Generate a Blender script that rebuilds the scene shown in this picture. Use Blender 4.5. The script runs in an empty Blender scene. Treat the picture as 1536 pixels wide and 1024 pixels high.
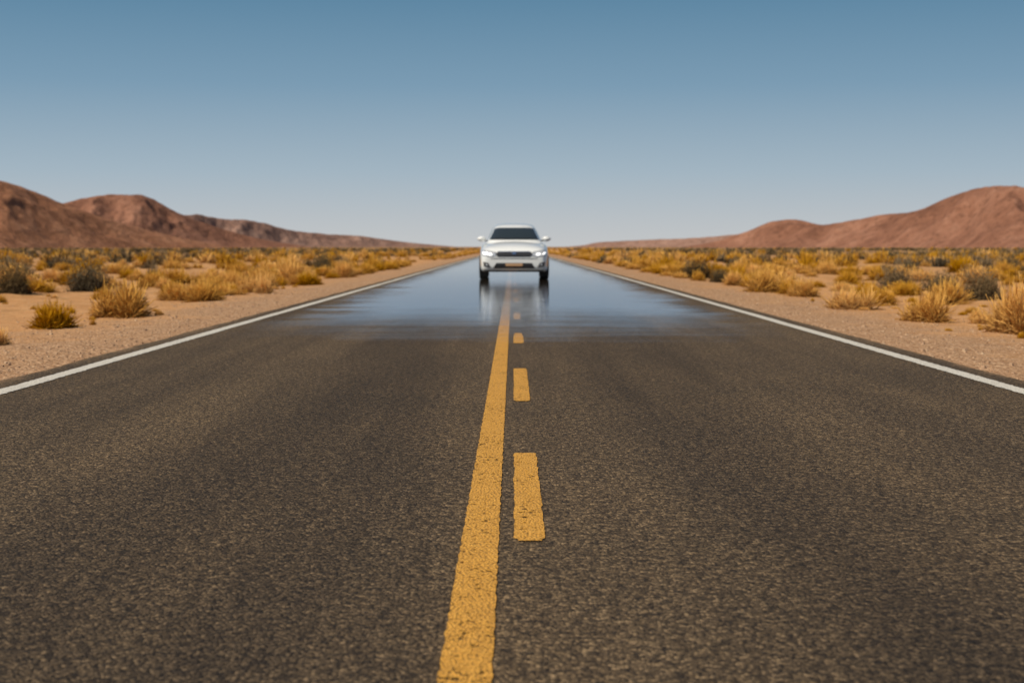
import bpy, bmesh, math, random
from mathutils import Vector, noise, Matrix
from mathutils.bvhtree import BVHTree
random.seed(7)
sc = bpy.context.scene
F = 2133.0; H0 = 370.0; CH = 0.9

# ---------------------------------------------------------------- helpers
def link(o, parent=None):
    sc.collection.objects.link(o)
    if parent: o.parent = parent
    return o
def mesh_obj(name, verts, faces, mats=(), smooth=False, parent=None, fm=None):
    me = bpy.data.meshes.new(name)
    me.from_pydata(verts, [], faces); me.update()
    for m in mats: me.materials.append(m)
    if fm: me.polygons.foreach_set('material_index', fm)
    if smooth: me.polygons.foreach_set('use_smooth', [True]*len(me.polygons))
    return link(bpy.data.objects.new(name, me), parent)
def empty(name, loc=(0,0,0)):
    e = bpy.data.objects.new(name, None); e.location = loc; e.empty_display_size = .2
    return link(e)
class NT:
    def __init__(s, name):
        s.m = bpy.data.materials.new(name); s.m.use_nodes = True
        s.t = s.m.node_tree; s.n = s.t.nodes; s.b = s.n['Principled BSDF']; s.out = s.n['Material Output']
    def new(s, typ, **kw):
        n = s.n.new(typ)
        for k, v in kw.items(): setattr(n, k, v)
        return n
    def L(s, a, b): s.t.links.new(a, b)
    def setin(s, sock, v):
        if hasattr(v, 'links') or isinstance(v, bpy.types.NodeSocket): s.L(v, sock)
        else: sock.default_value = v
    def coord(s):
        return s.new('ShaderNodeNewGeometry').outputs['Position']
    def mapping(s, vec, scale):
        m = s.new('ShaderNodeMapping'); s.L(vec, m.inputs[0]); m.inputs['Scale'].default_value = scale
        return m.outputs[0]
    def noise(s, vec, scale, detail=4, rough=.55):
        n = s.new('ShaderNodeTexNoise'); s.L(vec, n.inputs['Vector'])
        n.inputs['Scale'].default_value = scale; n.inputs['Detail'].default_value = detail; n.inputs['Roughness'].default_value = rough
        return n.outputs['Fac']
    def voro(s, vec, scale, out='Distance'):
        n = s.new('ShaderNodeTexVoronoi'); s.L(vec, n.inputs['Vector']); n.inputs['Scale'].default_value = scale
        return n.outputs[out]
    def math(s, op, a, b=0.0, c=0.0, clamp=False):
        n = s.new('ShaderNodeMath', operation=op, use_clamp=clamp)
        for i, v in enumerate((a, b, c)): s.setin(n.inputs[i], v)
        return n.outputs[0]
    def mr(s, v, a, b, c=0., d=1., smooth=True):
        n = s.new('ShaderNodeMapRange'); n.interpolation_type = 'SMOOTHSTEP' if smooth else 'LINEAR'
        s.setin(n.inputs[0], v)
        for i, k in enumerate((a, b, c, d)): n.inputs[i+1].default_value = k
        return n.outputs[0]
    def ramp(s, v, stops):
        n = s.new('ShaderNodeValToRGB'); s.L(v, n.inputs[0]); e = n.color_ramp.elements
        while len(e) < len(stops): e.new(.5)
        for i, (p, c) in enumerate(stops): e[i].position = p; e[i].color = (*c, 1)
        return n.outputs[0]
    def mix(s, f, a, b, mode='MIX'):
        n = s.new('ShaderNodeMix', data_type='RGBA', blend_type=mode)
        s.setin(n.inputs[0], f)
        for i, v in ((6, a), (7, b)):
            if isinstance(v, tuple): n.inputs[i].default_value = (*v, 1)
            else: s.L(v, n.inputs[i])
        return n.outputs[2]
    def bump(s, h, strength, dist):
        n = s.new('ShaderNodeBump'); n.inputs['Strength'].default_value = strength; n.inputs['Distance'].default_value = dist
        s.L(h, n.inputs['Height']); return n.outputs[0]
    def xyz(s, vec):
        n = s.new('ShaderNodeSeparateXYZ'); s.L(vec, n.inputs[0]); return n.outputs
def simple(name, col, rough=.5, metal=0., coat=0., emit=None, es=0., nscale=30, namp=.12):
    t = NT(name); p = t.new('ShaderNodeTexCoord').outputs['Object']
    n = t.noise(p, nscale, 3)
    c = t.mix(n, tuple(k*(1-namp) for k in col), tuple(min(1, k*(1+namp)) for k in col))
    t.L(c, t.b.inputs['Base Color']); t.b.inputs['Roughness'].default_value = rough
    t.b.inputs['Metallic'].default_value = metal; t.b.inputs['Coat Weight'].default_value = coat
    if emit: t.b.inputs['Emission Color'].default_value = (*emit, 1); t.b.inputs['Emission Strength'].default_value = es
    return t.m

# ---------------------------------------------------------------- world, sun
w = bpy.data.worlds.new("World"); sc.world = w; w.use_nodes = True
wt = w.node_tree; bg = wt.nodes['Background']; wl = wt.links.new
sky = wt.nodes.new('ShaderNodeTexSky'); sky.sky_type = 'NISHITA'; sky.sun_disc = False
EL = math.radians(50); AZ = math.atan2(-0.62, -0.40)
sky.sun_elevation = EL; sky.sun_rotation = AZ % (2*math.pi)
sky.altitude = 900; sky.air_density = 1.0; sky.dust_density = 1.3; sky.ozone_density = 2.0
tc = wt.nodes.new('ShaderNodeTexCoord'); sx = wt.nodes.new('ShaderNodeSeparateXYZ'); wl(tc.outputs['Generated'], sx.inputs[0])
cr = wt.nodes.new('ShaderNodeValToRGB'); wl(sx.outputs[2], cr.inputs[0]); el = cr.color_ramp.elements
stops = [(0, (.545, .555, .56)), (.02, (.48, .52, .55)), (.052, (.365, .46, .535)), (.112, (.20, .33, .45)), (.171, (.112, .24, .365)), (.35, (.055, .16, .30))]
while len(el) < len(stops): el.new(.5)
for i, (p, c) in enumerate(stops): el[i].position = p; el[i].color = (*c, 1)
SS = .075
sc_ = wt.nodes.new('ShaderNodeVectorMath'); sc_.operation = 'SCALE'; sc_.inputs[3].default_value = 1/SS; wl(cr.outputs[0], sc_.inputs[0])
fm = wt.nodes.new('ShaderNodeMapRange'); fm.interpolation_type = 'SMOOTHSTEP'; wl(sx.outputs[2], fm.inputs[0])
for i, k in enumerate((.12, .6, 1., 0.)): fm.inputs[i+1].default_value = k
wm = wt.nodes.new('ShaderNodeMix'); wm.data_type = 'RGBA'; wl(fm.outputs[0], wm.inputs[0]); wl(sky.outputs[0], wm.inputs[6]); wl(sc_.outputs[0], wm.inputs[7])
wl(wm.outputs[2], bg.inputs[0]); bg.inputs[1].default_value = SS
sl = bpy.data.lights.new('sun', 'SUN'); sl.energy = 5.0; sl.angle = math.radians(.53); sl.color = (1, .90, .74)
so = link(bpy.data.objects.new('sun', sl))
S = Vector((math.sin(AZ)*math.cos(EL), math.cos(AZ)*math.cos(EL), math.sin(EL)))
so.rotation_euler = S.to_track_quat('Z', 'Y').to_euler(); so.location = (0, 0, 50)

# ---------------------------------------------------------------- ground
def gz(x, y):
    a = abs(x)
    if a < 3.6: return -0.03
    t = min(1, (a-3.6)/3.0); t = t*t*(3-2*t)
    z = -0.03 - 0.05*t*(1-min(1, max(0, (a-7)/8)))
    k = min(1, max(0, (a-4.5)/5))
    z += k*(0.10*noise.noise(Vector((x*.35, y*.22, 3))) + 0.05*noise.noise(Vector((x*1.1, y*1.1, 9))))
    kk = min(1, max(0, (a-15)/60))
    z += kk*0.35*noise.noise(Vector((x*.03, y*.02, 5)))
    z += .012*noise.noise(Vector((x*3, y*3, 2)))*min(1, (a-3.6)*3)
    return z
xs = [0, 1.5, 3.3, 3.6]; v = 3.6; st = .25
while v < 5500:
    v += st
    xs.append(v)
    if v > 14: st *= 1.09
xs = [-k for k in reversed(xs[1:])] + xs
ys = []; v = -60.; 
while v < 9000:
    ys.append(v)
    v += 3 if v < -3 else (.3 if v < 40 else max(.3, (v-38)*.045+.3))
V = [(x, y, gz(x, y)) for y in ys for x in xs]; nx = len(xs)
Fc = [(j*nx+i, j*nx+i+1, (j+1)*nx+i+1, (j+1)*nx+i) for j in range(len(ys)-1) for i in range(nx-1)]
g = NT('desert_sand'); P = g.coord(); X, Y, Z = g.xyz(P)
ax = g.math('ABSOLUTE', X)
n1 = g.noise(P, .35, 6); n2 = g.noise(P, 3, 5); n3 = g.noise(P, 30, 4); pv = g.voro(P, 38, 'Color'); pd = g.voro(P, 38)
sand = g.ramp(n1, [(.3, (.43, .205, .072)), (.5, (.50, .25, .095)), (.7, (.38, .185, .07))])
sand = g.mix(g.mr(n2, .35, .7), sand, (.56, .305, .13))
sand = g.mix(g.math('MULTIPLY', g.mr(n3, .5, .75), .5), sand, (.19, .10, .045))
sep = g.new('ShaderNodeSeparateColor'); g.L(pv, sep.inputs[0])
peb = g.ramp(sep.outputs[0], [(0, (.15, .08, .042)), (.4, (.32, .185, .10)), (.8, (.43, .27, .155)), (1, (.57, .39, .25))])
edge = g.math('ADD', ax, g.math('MULTIPLY', g.noise(P, .6, 5), 4.0))
gm = g.mr(edge, 5.9, 8.2, .85, .10)
col = g.mix(gm, sand, peb)
# twiggy litter scattered between the plants
lit = g.noise(P, 1.4, 7, .75)
col = g.mix(g.math('MULTIPLY', g.mr(lit, .50, .66, 0, .7), g.mr(ax, 5.5, 9)), col, (.22, .125, .045))
dist = g.mr(Y, 45, 260, 0, .8)
off = g.mr(ax, 8, 22)
col = g.mix(g.math('MULTIPLY', g.math('MULTIPLY', dist, off), g.mr(g.noise(P, .12, 6, .7), .35, .6, .4, 1)), col, (.15, .09, .04))
g.L(col, g.b.inputs['Base Color']); g.b.inputs['Roughness'].default_value = .95; g.b.inputs['Specular IOR Level'].default_value = .15
h = g.math('ADD', g.math('MULTIPLY', n3, .6), g.math('MULTIPLY', pd, -.5)); h = g.math('ADD', h, g.math('MULTIPLY', n2, 2.))
g.L(g.bump(h, .9, .04), g.b.inputs['Normal'])
mesh_obj('desert_ground', V, Fc, [g.m], True)

# ---------------------------------------------------------------- road
r = NT('asphalt'); P = r.coord(); X, Y, Z = r.xyz(P)
vc = r.voro(P, 105, 'Color'); vd = r.voro(P, 105); s2 = r.new('ShaderNodeSeparateColor'); r.L(vc, s2.inputs[0])
st_ = r.ramp(s2.outputs[0], [(0, (.024, .0155, .0085)), (.40, (.062, .041, .022)), (.74, (.145, .097, .050)), (1, (.40, .275, .15))])
med = r.noise(P, 30, 5, .72)
st_ = r.mix(r.mr(med, .40, .60), r.mix(.65, st_, (.024, .0165, .010)), r.mix(.3, st_, (.20, .136, .074)))
pm = r.mapping(P, (1.0, .05, 1)); wear = r.noise(pm, 1.6, 5, .6)
st_ = r.mix(r.mr(wear, .3, .7), st_, r.mix(1.0, st_, (.60, .60, .62), 'MULTIPLY'))
pm2 = r.mapping(P, (1.0, .5, 1)); blot = r.noise(pm2, 1.1, 5, .6)
st_ = r.mix(r.mr(blot, .35, .7, 0, .6), st_, r.mix(1.0, st_, (1.35, 1.32, 1.26), 'MULTIPLY'))
ax = r.math('ABSOLUTE', X)
tr = r.math('ABSOLUTE', r.math('SUBTRACT', ax, 1.0)); 
st_ = r.mix(r.mr(tr, .15, .75, .55, 0), st_, r.mix(1.0, st_, (.56, .56, .58), 'MULTIPLY'))
dn = r.math('ADD', ax, r.math('MULTIPLY', r.noise(P, 4, 5), .35))
st_ = r.mix(r.mr(dn, 3.5, 3.75, 0, .8), st_, (.32, .19, .10))
r.L(st_, r.b.inputs['Base Color']); r.b.inputs['Roughness'].default_value = .8; r.b.inputs['Specular IOR Level'].default_value = .18
hh = r.math('ADD', r.math('MULTIPLY', vd, -1.0), r.math('MULTIPLY', med, 1.4))
r.L(r.bump(hh, .85, .011), r.b.inputs['Normal'])
ry = []; v = -60.
while v < 8800: ry.append(v); v += .5 if v < 60 else (v-58)*.05+.5
cols = [-1, -.985, -.5, 0, .5, .985, 1]
V = []
for y in ry:
    for k in cols:
        e = 3.48 + .05*noise.noise(Vector((y*.9, 1 if k > 0 else 7, 0))) + .025*noise.noise(Vector((y*4, 1 if k > 0 else 7, 0)))
        V.append((k*e, y, -.028 if abs(k) == 1 else 0.0))
n = len(cols)
Fc = [(j*n+i, j*n+i+1, (j+1)*n+i+1, (j+1)*n+i) for j in range(len(ry)-1) for i in range(n-1)]
mesh_obj('asphalt_road', V, Fc, [r.m])

def paint(name, col, col2, wearlo, wearhi):
    t = NT(name); P = t.coord()
    a = t.noise(P, 38, 5, .7); b = t.noise(P, 3.0, 4); vd = t.voro(P, 105)
    c = t.mix(t.mr(a, .35, .7), col, col2)
    c = t.mix(t.mr(vd, .35, .75, 0, .6), c, tuple(k*.4 for k in col))
    c = t.mix(t.mr(t.noise(P, 9, 4), .45, .75, 0, .3), c, tuple(k*.55 for k in col))
    t.L(c, t.b.inputs['Base Color']); t.b.inputs['Roughness'].default_value = .65; t.b.inputs['Specular IOR Level'].default_value = .3
    m = t.math('ADD', t.math('ADD', a, t.math('MULTIPLY', b, .35)), t.math('MULTIPLY', vd, -.12))
    t.L(t.mr(m, wearlo, wearhi), t.b.inputs['Alpha'])
    t.L(t.bump(t.math('ADD', t.math('MULTIPLY', vd, -1.), a), .8, .009), t.b.inputs['Normal'])
    return t.m
yel = paint('yellow_road_paint', (.58, .28, .035), (.68, .35, .055), .455, .525)
whi = paint('white_road_paint', (.62, .57, .48), (.72, .68, .60), .40, .47)
def strip(name, x0, x1, y0, y1, m, parent=None, z=.004, seg=.02, jag=.005):
    V = []; Fs = []; y = y0; i = 0; s = random.random()*50
    while True:
        V += [(x0+jag*noise.fractal(Vector((y*18, s, 0)), 1, 2, 3), y, z), (x1+jag*noise.fractal(Vector((y*18, s+9, 0)), 1, 2, 3), y, z)]
        if y1-y0 < 8 and (y-y0 < .03 or y1-y < .001):   # slightly rounded ends
            V[-2] = (x0+.012, y, z); V[-1] = (x1-.012, y, z)
        if i: Fs.append((2*i-2, 2*i-1, 2*i+1, 2*i))
        if y >= y1: break
        y = min(y1, y+(seg if 1.5 < y < 14 else max(.1, abs(y)*.06))); i += 1
    return mesh_obj(name, V, Fs, [m], parent=parent)
ctr = empty('centre_line_markings')
strip('solid_line', -.157, -.044, -20, 8000, yel, ctr)
D = lambda y: CH*F/(y-H0)
dashes = [(D(812), D(680)), (D(602), D(553)), (D(515), D(500)), (17.6, 19.4)]
dashes += [(-3.5, -1.5), (.2, 2.2)]
k = 23.
while k < 900: dashes.append((k, k+2)); k += 5
for i, (a, b) in enumerate(dashes): strip('dash_%d' % i, .004, .100, a, b, yel, ctr)
ed = empty('edge_line_markings')
strip('edge_line_a', -3.23, -3.11, -20, 8000, whi, ed, jag=.012)
strip('edge_line_b', 3.11, 3.23, -20, 8000, whi, ed, jag=.012)

# ---------------------------------------------------------------- glossy sheet added above the road to stand in for the mirage
t = NT('mirage_sheet'); P = t.coord(); X, Y, Z = t.xyz(P)
pn = t.mapping(P, (.50, .10, 1)); na = t.noise(pn, 1.0, 5, .6)
pn2 = t.mapping(P, (.30, 1.5, 1)); nb = t.noise(pn2, 1.0, 5, .65)
pn3 = t.mapping(P, (.8, .5, 1)); nc = t.noise(pn3, 1.0, 4, .6)
yy = t.math('ADD', Y, t.math('MULTIPLY', t.math('SUBTRACT', na, .5), 9.))
yy = t.math('ADD', yy, t.math('MULTIPLY', t.math('SUBTRACT', nb, .5), 6.5))
m1 = t.math('POWER', t.mr(yy, 12.9, 21.5), .8)
ax = t.math('ABSOLUTE', X)
sx = t.math('ADD', ax, t.math('MULTIPLY', t.math('SUBTRACT', nb, .5), 2.1))
sx = t.math('ADD', sx, t.math('MULTIPLY', t.math('SUBTRACT', nc, .5), 1.5))
sx = t.math('ADD', sx, t.mr(Y, 16, 40, .2, -.1))
m2 = t.mr(sx, 2.2, 3.2, 1, 0)
m3 = t.mr(ax, 2.85, 3.09, 1, 0)
fr = t.new('ShaderNodeFresnel'); fr.inputs[0].default_value = 1.45
mask = t.math('MULTIPLY', t.math('MULTIPLY', t.math('MULTIPLY', m1, m2), m3), fr.outputs[0])
gl = t.new('ShaderNodeBsdfGlossy'); gl.inputs['Roughness'].default_value = .05
t.L(t.mix(t.mr(Y, 18, 60), (.66, .73, .82), (.88, .92, .96)), gl.inputs['Color'])  # mirage reflection toned by tint: darker blue near, paler far
wv = t.mapping(P, (.5, 2.4, 1)); wn = t.noise(wv, 1.3, 3)
t.L(t.bump(wn, .4, .012), gl.inputs['Normal'])
tr = t.new('ShaderNodeBsdfTransparent'); mx = t.new('ShaderNodeMixShader')
t.L(mask, mx.inputs[0]); t.L(tr.outputs[0], mx.inputs[1]); t.L(gl.outputs[0], mx.inputs[2]); t.L(mx.outputs[0], t.out.inputs[0])
V = []; wy = [9.]
while wy[-1] < 2500: wy.append(wy[-1]*1.06)
for y in wy: V += [(-3.1, y, .008), (3.1, y, .008)]
mesh_obj('mirage_sheet', V, [(2*i, 2*i+1, 2*i+3, 2*i+2) for i in range(len(wy)-1)], [t.m])

# ---------------------------------------------------------------- hills
def hillmat(name, a, b, c, sc_):
    t = NT(name); P = t.coord()
    n1 = t.noise(P, .012*sc_, 8, .62); n2 = t.noise(P, .07*sc_, 7, .7)
    f = t.math('ADD', t.math('MULTIPLY', n1, .5), t.math('MULTIPLY', n2, .5))
    c_ = t.ramp(f, [(.38, a), (.5, b), (.60, c)])
    sp = t.noise(P, .22*sc_, 5, .7)
    c_ = t.mix(t.mr(sp, .52, .62, 0, .5), c_, tuple(k*.45 for k in a))
    t.L(c_, t.b.inputs['Base Color'])
    t.b.inputs['Roughness'].default_value = .95; t.b.inputs['Specular IOR Level'].default_value = .1
    t.L(t.bump(f, 1., 14.), t.b.inputs['Normal'])
    return t.m
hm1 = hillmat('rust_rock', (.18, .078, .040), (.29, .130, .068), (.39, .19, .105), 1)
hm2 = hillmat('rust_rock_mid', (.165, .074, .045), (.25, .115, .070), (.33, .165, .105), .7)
hm3 = hillmat('rust_rock_hazed', (.20, .112, .082), (.26, .150, .110), (.31, .19, .142), .5)  # aerial haze painted in: paler, less saturated rock for the far ridges
def hill(pts, d0, d1, mat, seed, wk=3.2):
    NT_, NS = 300, 44; V = []
    for i in range(NT_+1):
        f = i/NT_*(len(pts)-1); k = min(int(f), len(pts)-2); q = f-k
        p = [pts[max(0, k-1)], pts[k], pts[k+1], pts[min(len(pts)-1, k+2)]]
        def cr(c):
            a, b, c_, d = (e[c] for e in p)
            return .5*(2*b+(c_-a)*q+(2*a-5*b+4*c_-d)*q*q+(3*b-a-3*c_+d)*q**3)
        px, py = cr(0), cr(1); Dd = d0+(d1-d0)*i/NT_
        u = (px-768)/F; hz = max(0, (H0+2-py)/F*Dd)
        W = 40+wk*max(hz, 12)
        for j in range(-NS, NS+1):
            s = j/NS; a = abs(s)
            prof = .6*(1-a)**1.3+.4*(math.cos(math.pi*a)+1)/2
            y = Dd+s*W; x = u*Dd+s*W*u
            rid = 1-abs(noise.fractal(Vector((x*.011, y*.006, seed)), 1., 2., 5))*2
            fine = noise.fractal(Vector((x*.035, y*.025, seed+3)), 1., 2., 5)
            m = min(1, a*3.5)*(1-a)
            z = hz*(prof+.42*(rid-.62)*m)+hz*.035*fine
            V.append((x, y, z-1.0-(a**6)*3))
    n = 2*NS+1
    Fs = [(i*n+j, (i+1)*n+j, (i+1)*n+j+1, i*n+j+1) for i in range(NT_) for j in range(n-1)]
    mesh_obj('hills', V, Fs, [mat], True)
hill([(-900,372),(-700,345),(-550,290),(-420,250),(-300,238),(-200,236),(-80,248),(0,268),(50,286),(100,305),(150,322),(200,338),(250,351),(300,361),(350,370),(380,374)], 800, 1200, hm1, 1.3)
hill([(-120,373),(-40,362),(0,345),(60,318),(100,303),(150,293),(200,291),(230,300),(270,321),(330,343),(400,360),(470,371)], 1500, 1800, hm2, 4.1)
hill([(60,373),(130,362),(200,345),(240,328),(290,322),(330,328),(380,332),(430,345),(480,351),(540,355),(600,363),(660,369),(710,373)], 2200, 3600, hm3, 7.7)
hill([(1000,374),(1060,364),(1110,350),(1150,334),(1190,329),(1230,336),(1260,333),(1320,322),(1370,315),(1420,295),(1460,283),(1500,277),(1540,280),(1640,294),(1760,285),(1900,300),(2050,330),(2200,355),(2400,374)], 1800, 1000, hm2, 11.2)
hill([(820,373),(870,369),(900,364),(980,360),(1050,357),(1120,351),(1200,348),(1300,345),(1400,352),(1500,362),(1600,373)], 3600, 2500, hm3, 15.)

# ---------------------------------------------------------------- scrub
def plantmat(name, c0, c1, c2):
    t = NT(name); oi = t.new('ShaderNodeObjectInfo'); gp = t.new('ShaderNodeTexCoord').outputs['Object']
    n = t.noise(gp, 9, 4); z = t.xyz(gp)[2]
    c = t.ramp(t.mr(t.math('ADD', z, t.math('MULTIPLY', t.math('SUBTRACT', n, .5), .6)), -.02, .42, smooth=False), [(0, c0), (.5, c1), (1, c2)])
    hs = t.new('ShaderNodeHueSaturation'); t.L(c, hs.inputs['Color'])
    t.L(t.math('MULTIPLY_ADD', oi.outputs['Random'], .5, .75), hs.inputs['Value'])
    t.L(t.math('MULTIPLY_ADD', oi.outputs['Random'], -.22, 1.1), hs.inputs['Saturation'])
    t.L(hs.outputs[0], t.b.inputs['Base Color']); t.b.inputs['Roughness'].default_value = .8; t.b.inputs['Specular IOR Level'].default_value = .12
    d = t.new('ShaderNodeBsdfTranslucent'); t.L(hs.outputs[0], d.inputs[0]); mx = t.new('ShaderNodeMixShader'); mx.inputs[0].default_value = .15
    t.L(t.b.outputs[0], mx.inputs[1]); t.L(d.outputs[0], mx.inputs[2]); t.L(mx.outputs[0], t.out.inputs[0])
    return t.m
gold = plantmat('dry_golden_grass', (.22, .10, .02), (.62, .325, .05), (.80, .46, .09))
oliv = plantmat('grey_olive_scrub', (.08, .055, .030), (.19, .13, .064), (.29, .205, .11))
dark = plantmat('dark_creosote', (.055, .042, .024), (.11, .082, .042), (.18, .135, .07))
def bushmesh(name, nb, mat, seed, droop=.25, leaf=False, wd=.006, rnd=False):
    R = random.Random(seed); V = []; Fs = []
    lob = [(R.uniform(-.24, .24), R.uniform(-.24, .24), R.uniform(.6, 1.0)) for _ in range(6)]
    for _ in range(nb):
        lx, ly, ls = R.choice(lob)
        az = R.uniform(0, 2*math.pi); th = math.acos(R.uniform(.05, 1))
        d = Vector((math.sin(th)*math.cos(az), math.sin(th)*math.sin(az), math.cos(th)))
        L = (R.uniform(.36, .44) if rnd else R.uniform(.28, .48))*ls*(1-.12*math.sin(th))
        if rnd and R.random() < .06: L *= 1.2
        p = Vector((lx+R.gauss(0, .05), ly+R.gauss(0, .05), 0)); side = d.cross(Vector((R.random()-.5, R.random()-.5, R.random()-.5))).normalized()
        seg = 3; w_ = wd*R.uniform(.7, 1.5)
        for k in range(seg+1):
            q = k/seg; c = p+d*L*q+Vector((0, 0, -droop*L*q*q*math.sin(th)))
            c += Vector((R.gauss(0, .014), R.gauss(0, .014), R.gauss(0, .008)))*(1 if k else 0)
            c.z = max(c.z, 0)
            ww = w_*(1-.6*q); V += [c-side*ww, c+side*ww]
            b = len(V)
            if k: Fs.append((b-4, b-3, b-1, b-2))
            if leaf and k:
                for _l in range(3):
                    e = c+Vector((R.gauss(0, .03), R.gauss(0, .03), R.gauss(0, .03))); e.z = max(.01, e.z)
                    a = Vector((R.gauss(0, 1), R.gauss(0, 1), R.gauss(0, 1))).normalized(); bb = a.orthogonal().normalized()
                    V2 = len(V); s_ = R.uniform(.008, .018)
                    V += [e-a*s_, e+bb*s_*.6, e+a*s_, e-bb*s_*.6]; Fs.append((V2, V2+1, V2+2, V2+3))
    me = bpy.data.meshes.new(name); me.from_pydata([tuple(v) for v in V], [], Fs); me.materials.append(mat); me.update()
    return me
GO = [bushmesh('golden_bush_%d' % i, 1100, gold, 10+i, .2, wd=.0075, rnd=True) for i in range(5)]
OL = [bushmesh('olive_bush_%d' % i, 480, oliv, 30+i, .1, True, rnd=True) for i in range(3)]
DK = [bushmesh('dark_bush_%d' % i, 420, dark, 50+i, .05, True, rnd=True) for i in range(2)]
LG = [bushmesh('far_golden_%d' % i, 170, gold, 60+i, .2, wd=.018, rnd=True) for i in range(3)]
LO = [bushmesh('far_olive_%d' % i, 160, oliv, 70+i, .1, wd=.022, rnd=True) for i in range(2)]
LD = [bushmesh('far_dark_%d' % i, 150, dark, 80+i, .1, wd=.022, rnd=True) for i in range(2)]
taken = []
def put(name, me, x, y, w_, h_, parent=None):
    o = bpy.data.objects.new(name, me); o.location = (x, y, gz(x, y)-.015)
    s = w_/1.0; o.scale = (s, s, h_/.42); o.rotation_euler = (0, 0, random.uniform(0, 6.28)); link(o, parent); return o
hero = [ # px x, base y, width, height, kind
 (85,487,78,44,GO),(187,470,90,58,GO),(128,434,66,42,DK),(20,441,56,50,OL),(310,448,66,30,GO),(258,441,42,26,GO),(440,424,62,38,GO),(402,431,50,30,GO),
 (-5,512,40,30,GO),(487,412,32,36,DK),(518,415,46,26,GO),(1380,477,74,46,GO),(1512,492,92,78,GO),(1272,460,72,36,GO),(1200,442,54,30,GO),
 (1152,436,66,36,GO),(1342,430,64,38,OL),(1472,446,66,48,OL),(1415,436,60,36,OL),(1090,420,46,24,GO),(1045,416,50,28,DK),(1010,413,38,22,GO),(350,428,40,24,GO),(560,405,40,20,GO),(965,404,36,18,GO),(1320,452,44,24,GO),(225,428,50,24,GO)]
for px, py, pw, ph, kind in hero:
    d = CH*F/(py-H0-2); x = (px-768)/F*d
    d = min(d, 60)
    put('desert_bush', random.choice(kind), x, d, pw/F*d*1.12, ph/F*d*1.28); taken.append((x, d, pw/F*d*.7))
scrub = empty('desert_scrub')
def ok(x, y, m=.0):
    if abs(x) < 5.2: return False
    return all((x-a)**2+(y-b)**2 > (c+m)**2 for a, b, c in taken)
def scatter(n, y0, y1, far, wmin, wmax, powr=1.):
    c = 0
    while c < n:
        y = y0+(y1-y0)*random.random()**powr; half = .46*y+8
        x = random.uniform(-half, half)
        if not ok(x, y, .25): continue
        dn = noise.noise(Vector((x*.09, y*.05, 20)))
        if random.random() > .62+dn*1.2: continue
        gp = .55 if abs(x) > 16+6*dn else .88
        if y > 120: gp = .75 if abs(x) < 16 else .25
        u = random.random()
        kind = (LG if far else GO) if u < gp else ((LO if far else OL) if random.random() < .65 else (LD if far else DK))
        w_ = random.uniform(wmin, wmax)*(.8 if abs(x) < 8 else 1)
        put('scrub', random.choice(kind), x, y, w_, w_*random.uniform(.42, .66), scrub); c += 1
scatter(60, 12, 26, False, .2, .6)
scatter(310, 24, 60, False, .4, 1.2)
scatter(1750, 55, 160, True, .6, 1.5, .7)
scatter(2600, 150, 600, True, .8, 1.7, .8)
c = 0
while c < 440:
    y = 28+270*random.random()**1.2; x = random.choice((-1, 1))*(5.0+abs(random.gauss(0, 1.5)))
    put('verge_tuft', random.choice(GO if y < 60 else LG), x, y, random.uniform(.4, .95), random.uniform(.22, .5), scrub); c += 1
for _ in range(360):
    y = random.uniform(8, 34); x = random.choice((-1, 1))*random.uniform(4.9, .46*y+6)
    if abs(x) < 4.9: continue
    put('grass_tuft', random.choice(GO), x, y, random.uniform(.06, .2), random.uniform(.05, .13), scrub)
# loose stones, one mesh
R = random.Random(3); V = []; Fs = []
for _ in range(4200):
    y = R.uniform(5, 32); a = 3.5+abs(R.gauss(0, 1.6)) if R.random() < .7 else R.uniform(3.6, .4*y+6)
    x = R.choice((-1, 1))*a; s = R.uniform(.006, .02)*(1.7 if R.random() < .06 else 1); z = gz(x, y); b = len(V)
    an = R.uniform(0, 6.28)
    for k in range(5): V.append((x+s*math.cos(an+k*1.257)*R.uniform(.7, 1.2), y+s*math.sin(an+k*1.257)*R.uniform(.7, 1.2), z-.003))
    for k in range(5): V.append((x+.6*s*math.cos(an+k*1.257), y+.6*s*math.sin(an+k*1.257), z+s*R.uniform(.5, .8)))
    Fs += [(b+k, b+(k+1) % 5, b+5+(k+1) % 5, b+5+k) for k in range(5)]+[tuple(b+5+k for k in range(5))]
sm = NT('loose_stone'); Pq = sm.coord(); sv = sm.noise(Pq, 12, 2)
sm.L(sm.ramp(sv, [(.3, (.18, .105, .06)), (.5, (.36, .225, .13)), (.7, (.50, .35, .22))]), sm.b.inputs['Base Color']); sm.b.inputs['Roughness'].default_value = .9
mesh_obj('gravel', V, Fs, [sm.m])

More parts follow.
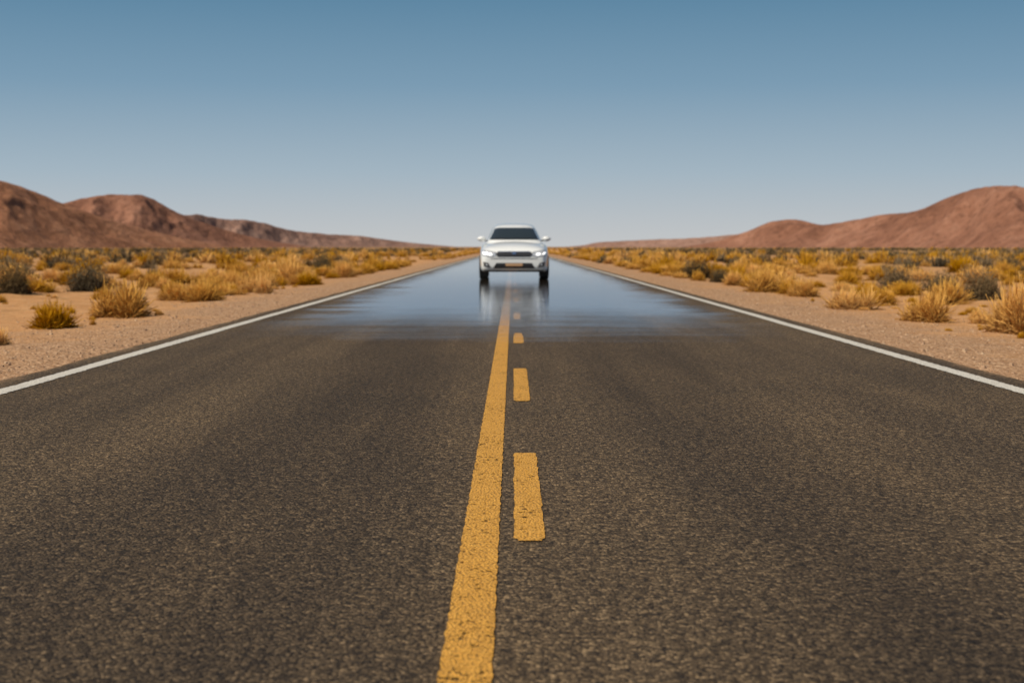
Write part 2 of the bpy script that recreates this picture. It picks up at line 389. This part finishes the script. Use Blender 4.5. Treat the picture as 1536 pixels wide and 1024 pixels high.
# ---------------------------------------------------------------- car
car = empty('car', (0, 0, 0))
white = simple('white_car_paint', (.70, .715, .70), .28, 0, 1., nscale=3, namp=.02)
blk = simple('black_trim', (.018, .018, .02), .45); glass = simple('window_glass', (.022, .03, .032), .06, 0, .5)
chrome = simple('chrome', (.7, .7, .7), .15, 1.); rub = simple('tyre_rubber', (.02, .02, .02), .85); alloy = simple('alloy_wheel', (.45, .45, .47), .3, .9)
lens = simple('headlamp_lens', (.58, .60, .62), .12, .3, 1.); lamp = simple('headlamp_lit', (.9, .9, .9), .2, 0, 0, (1, .98, .94), .9)
amber = simple('amber_plate', (.50, .30, .16), .5); red = simple('tail_lamp', (.35, .02, .015), .2, 0, 1.); und = simple('underbody', (.015, .015, .015), .9)
def loft(name, stations, prof, mat, sub=2):
    V = []; Fs = []
    for s in stations:
        h_ = prof(*s[1:]); pts = [(-x, z) for x, z in reversed(h_[1:])]+h_ ; full = [(x, s[0], z) for x, z in pts]
        V += full
    n = len(full)
    for j in range(len(stations)-1):
        for i in range(n): Fs.append((j*n+i, j*n+(i+1) % n, (j+1)*n+(i+1) % n, (j+1)*n+i))
    Fs.append(tuple(range(n))[::-1]); Fs.append(tuple((len(stations)-1)*n+i for i in range(n)))
    bm = bmesh.new(); vs = [bm.verts.new(v) for v in V]
    for f in Fs:
        try: bm.faces.new([vs[i] for i in f])
        except ValueError: pass
    bmesh.ops.recalc_face_normals(bm, faces=bm.faces)
    me = bpy.data.meshes.new(name); bm.to_mesh(me); bm.free(); me.materials.append(mat)
    me.polygons.foreach_set('use_smooth', [True]*len(me.polygons))
    o = link(bpy.data.objects.new(name, me), car); md = o.modifiers.new('s', 'SUBSURF'); md.levels = sub; md.render_levels = sub
    return o
def bprof(w, zb, zs, zt, cr):  # half width, bottom, shoulder, top edge height, crown
    return [(0, zt+cr), (w*.45, zt+cr*.8), (w*.80, zt), (w*.93, zs+(zt-zs)*.55), (w*.99, zs), (w*1.0, zb+(zs-zb)*.55), (w*.99, zb+.12), (w*.96, zb+.02), (w*.85, zb), (w*.4, zb)][0:]
body = loft('body_shell', [
 (0.00, .70, .36, .50, .58, .02), (.03, .77, .26, .57, .69, .02), (.12, .84, .21, .63, .78, .025), (.30, .88, .19, .69, .84, .04),
 (.60, .89, .19, .75, .885, .06), (1.0, .895, .19, .81, .93, .065), (1.35, .895, .19, .84, .96, .05), (2.0, .895, .19, .86, .975, .03),
 (3.0, .895, .19, .87, .985, .03), (3.7, .895, .19, .89, 1.0, .03), (4.2, .88, .21, .89, 1.01, .02), (4.52, .83, .28, .86, .97, .02), (4.60, .72, .36, .75, .86, .02)], bprof, white)
def cprof(wb, wt, zb, zt):
    return [(0, zt+.02), (wt*.55, zt+.012), (wt*.9, zt-.015), (wt*1.03, zt-.07), (wb*.5+wt*.5+.01, (zt+zb)*.5), (wb, zb), (wb*.6, zb-.05)]
cabin = loft('cabin_shell', [
 (1.16, .74, .66, .90, .97), (1.26, .76, .63, .90, 1.04), (1.55, .77, .58, .90, 1.22), (1.90, .77, .54, .90, 1.395), (2.15, .77, .53, .90, 1.455), (2.7, .77, .53, .90, 1.48),
 (3.2, .77, .53, .90, 1.445), (3.7, .76, .56, .90, 1.29), (4.05, .74, .60, .90, 1.10), (4.2, .72, .64, .90, 1.0)], cprof, white)
bpy.context.view_layer.update()
dg = bpy.context.evaluated_depsgraph_get(); trees = []
for o in (body, cabin):
    e = o.evaluated_get(dg); me = e.to_mesh(); bm = bmesh.new(); bm.from_mesh(me); trees.append(BVHTree.FromBMesh(bm)); bm.free(); e.to_mesh_clear()
def patch(name, outline, view, mat, off=.006, cell=.03, which=(0, 1), mirror=True):
    for sgn in ((1, -1) if mirror else (1,)):
        bm = bmesh.new()
        bm.faces.new([bm.verts.new((a, 0, b)) for a, b in outline])
        for ax_ in (0, 2):
            lo = min(v.co[ax_] for v in bm.verts); hi = max(v.co[ax_] for v in bm.verts); c = lo+cell
            while c < hi:
                no = Vector((0, 0, 0)); no[ax_] = 1; co = Vector((0, 0, 0)); co[ax_] = c
                bmesh.ops.bisect_plane(bm, geom=bm.verts[:]+bm.edges[:]+bm.faces[:], plane_co=co, plane_no=no); c += cell
        kill = []
        for v_ in bm.verts:
            a, b = v_.co.x, v_.co.z
            if view == 'f': org, di = Vector((a*sgn, -3, b)), Vector((0, 1, 0))
            elif view == 'r': org, di = Vector((a*sgn, 8, b)), Vector((0, -1, 0))
            else: org, di = Vector((3*sgn, a, b)), Vector((-sgn, 0, 0))
            best = None
            for k in which:
                hit = trees[k].ray_cast(org, di)
                if hit[0] is not None and (best is None or hit[3] < best[3]): best = hit
            if best is None: kill.append(v_)
            else:
                nn = best[1]; 
                if nn.dot(di) > 0: nn = -nn
                v_.co = best[0]+nn*off
        bmesh.ops.delete(bm, geom=kill, context='VERTS')
        me = bpy.data.meshes.new(name); bm.to_mesh(me); bm.free(); me.materials.append(mat)
        me.polygons.foreach_set('use_smooth', [True]*len(me.polygons)); link(bpy.data.objects.new(name, me), car)
C = (1,); B = (0,)
patch('windscreen', [(-.655, 1.03), (.655, 1.03), (.515, 1.335), (.40, 1.355), (-.40, 1.355), (-.515, 1.335)], 'f', glass, .006, .04, C, False)
patch('rear_window', [(-.58, 1.08), (.58, 1.08), (.48, 1.34), (-.48, 1.34)], 'r', glass, .006, .04, C, False)
patch('front_side_window', [(1.68, 1.04), (2.52, 1.04), (2.52, 1.38), (2.14, 1.36)], 's', glass, .006, .05, C)
patch('rear_side_window', [(2.60, 1.04), (3.65, 1.06), (3.40, 1.27), (3.10, 1.36), (2.60, 1.38)], 's', glass, .006, .05, C)
patch('grille', [(-.42, .585), (.42, .585), (.47, .66), (.42, .715), (-.42, .715), (-.47, .66)], 'f', blk, .008, .03, B, False)
patch('grille_bar', [(-.45, .705), (.45, .705), (.40, .722), (-.40, .722)], 'f', chrome, .016, .03, B, False)
patch('badge', [(-.045, .65), (.045, .65), (.05, .70), (-.05, .70)], 'f', chrome, .022, .02, B, False)
patch('headlamp', [(.46, .61), (.60, .59), (.78, .62), (.845, .71), (.80, .755), (.62, .725), (.50, .70)], 'f', lens, .010, .02, B)
patch('headlamp_surround', [(.45, .60), (.60, .578), (.79, .608), (.86, .71), (.805, .768), (.62, .738), (.48, .712)], 'f', blk, .004, .02, B)  # black border slightly larger than the headlamp
patch('headlamp_beam', [(.56, .62), (.66, .62), (.68, .68), (.58, .68)], 'f', lamp, .016, .02, B)
patch('daytime_light', [(.70, .63), (.78, .645), (.82, .71), (.76, .70)], 'f', lamp, .016, .02, B)
patch('lower_intake', [(-.54, .29), (.54, .29), (.46, .43), (-.46, .43)], 'f', blk, .008, .03, B, False)
patch('number_plate', [(-.22, .355), (.22, .355), (.22, .42), (-.22, .42)], 'f', amber, .020, .03, B, False)
patch('bumper_slot', [(-.60, .535), (.60, .535), (.60, .550), (-.60, .550)], 'f', blk, .007, .03, B, False)
patch('fog_lamp_recess', [(.60, .31), (.77, .34), (.79, .46), (.66, .43)], 'f', blk, .008, .02, B)
patch('fog_lamp', [(.67, .365), (.73, .37), (.73, .415), (.68, .41)], 'f', lens, .014, .015, B)
patch('front_lip', [(-.74, .225), (.74, .225), (.76, .25), (-.76, .25)], 'f', blk, .012, .03, B, False)
patch('tail_lamp', [(.50, .78), (.80, .80), (.78, .91), (.55, .90)], 'r', red, .01, .02, B)
patch('rear_plate', [(-.25, .62), (.25, .62), (.25, .73), (-.25, .73)], 'r', amber, .012, .03, B, False)
for yy0 in (1.45, 2.55, 3.55): patch('door_gap', [(yy0, .28), (yy0+.012, .28), (yy0+.012, .91), (yy0, .91)], 's', blk, .003, .05, B)
for yy0 in (1.75, 2.75): patch('door_handle', [(yy0+.5, .80), (yy0+.66, .80), (yy0+.66, .825), (yy0+.5, .825)], 's', chrome, .02, .05, B)
patch('sill', [(1.3, .205), (3.2, .205), (3.2, .27), (1.3, .27)], 's', blk, .006, .05, B)
patch('wiper', [(-.56, 1.05), (.51, 1.065), (.51, 1.075), (-.56, 1.063)], 'f', blk, .016, .04, C, False)
for yc in (.90, 3.62):
    patch('wheel_arch', [(yc+.365*math.cos(a), .32+.365*math.sin(a)) for a in [i*math.pi/16-.2 for i in range(19)]], 's', und, .005, .05, B)
    for sg in (-1, 1):
        bm = bmesh.new(); N = 40
        rings = [(.20, .1), (.27, .105), (.305, .10), (.32, .075), (.32, -.075), (.305, -.10), (.2, -.105)]
        vv = [[bm.verts.new((xo*sg, r_*math.cos(2*math.pi*i/N), r_*math.sin(2*math.pi*i/N))) for i in range(N)] for r_, xo in rings]
        for q in range(len(vv)-1):
            for i in range(N): bm.faces.new((vv[q][i], vv[q][(i+1) % N], vv[q+1][(i+1) % N], vv[q+1][i]))
        bmesh.ops.recalc_face_normals(bm, faces=bm.faces)
        me = bpy.data.meshes.new('tyre'); bm.to_mesh(me); bm.free(); me.materials.append(rub); o = link(bpy.data.objects.new('tyre', me), car); o.location = (.805*sg, yc, .32)
        bm = bmesh.new()
        bmesh.ops.create_cone(bm, cap_ends=True, segments=20, radius1=.06, radius2=.05, depth=.06, matrix=Matrix.Rotation(math.pi/2, 4, 'Y'))
        for i in range(5):
            bmesh.ops.create_cube(bm, size=1, matrix=Matrix.Rotation(i*2*math.pi/5, 4, 'X') @ Matrix.Translation((0, 0, .12)) @ Matrix.Diagonal((.03, .045, .18, 1)))
        bmesh.ops.create_cone(bm, cap_ends=False, segments=40, radius1=.215, radius2=.20, depth=.1, matrix=Matrix.Rotation(math.pi/2, 4, 'Y'))
        me = bpy.data.meshes.new('rim'); bm.to_mesh(me); bm.free(); me.materials.append(alloy); o = link(bpy.data.objects.new('rim', me), car); o.location = (.865*sg, yc, .32)
        bm = bmesh.new(); bmesh.ops.create_cone(bm, cap_ends=True, segments=30, radius1=.21, radius2=.21, depth=.02, matrix=Matrix.Rotation(math.pi/2, 4, 'Y'))
        me = bpy.data.meshes.new('brake'); bm.to_mesh(me); bm.free(); me.materials.append(und); o = link(bpy.data.objects.new('brake_disc', me), car); o.location = (.82*sg, yc, .32)
for sg in (-1, 1):
    bm = bmesh.new(); bmesh.ops.create_uvsphere(bm, u_segments=20, v_segments=12, radius=1)
    for v_ in bm.verts:
        c = v_.co; v_.co = Vector((.115*c.x, .085*c.y*(1 if c.y < 0 else .5), .072*c.z*(1-.15*c.x*sg)))
    me = bpy.data.meshes.new('mirror'); bm.to_mesh(me); bm.free(); me.materials.append(white); me.polygons.foreach_set('use_smooth', [True]*len(me.polygons))
    o = link(bpy.data.objects.new('door_mirror', me), car); o.location = (.875*sg, 1.72, 1.06)
    bm = bmesh.new(); bmesh.ops.create_cube(bm, size=1, matrix=Matrix.Diagonal((.18, .05, .03, 1))); me = bpy.data.meshes.new('m'); bm.to_mesh(me); bm.free(); me.materials.append(blk)
    o = link(bpy.data.objects.new('mirror_stalk', me), car); o.location = (.79*sg, 1.73, 1.01)
car.location = (.03, 38.4, .009); car.scale = (1.05, 1.0, 1.05)

# ---------------------------------------------------------------- camera
cam = bpy.data.cameras.new('camera'); co = link(bpy.data.objects.new('camera', cam)); sc.camera = co
co.location = (0, 0, CH); co.rotation_euler = (math.pi/2, 0, 0)
cam.lens = 50; cam.sensor_width = 36; cam.shift_y = -(512-H0)/1536; cam.shift_x = -1.5/1536
cam.clip_end = 20000; cam.clip_start = .05
cam.dof.use_dof = True; cam.dof.focus_distance = 6.2; cam.dof.aperture_fstop = 4.0
sc.view_settings.view_transform = 'Standard'; sc.view_settings.look = 'None'; sc.view_settings.exposure = 0
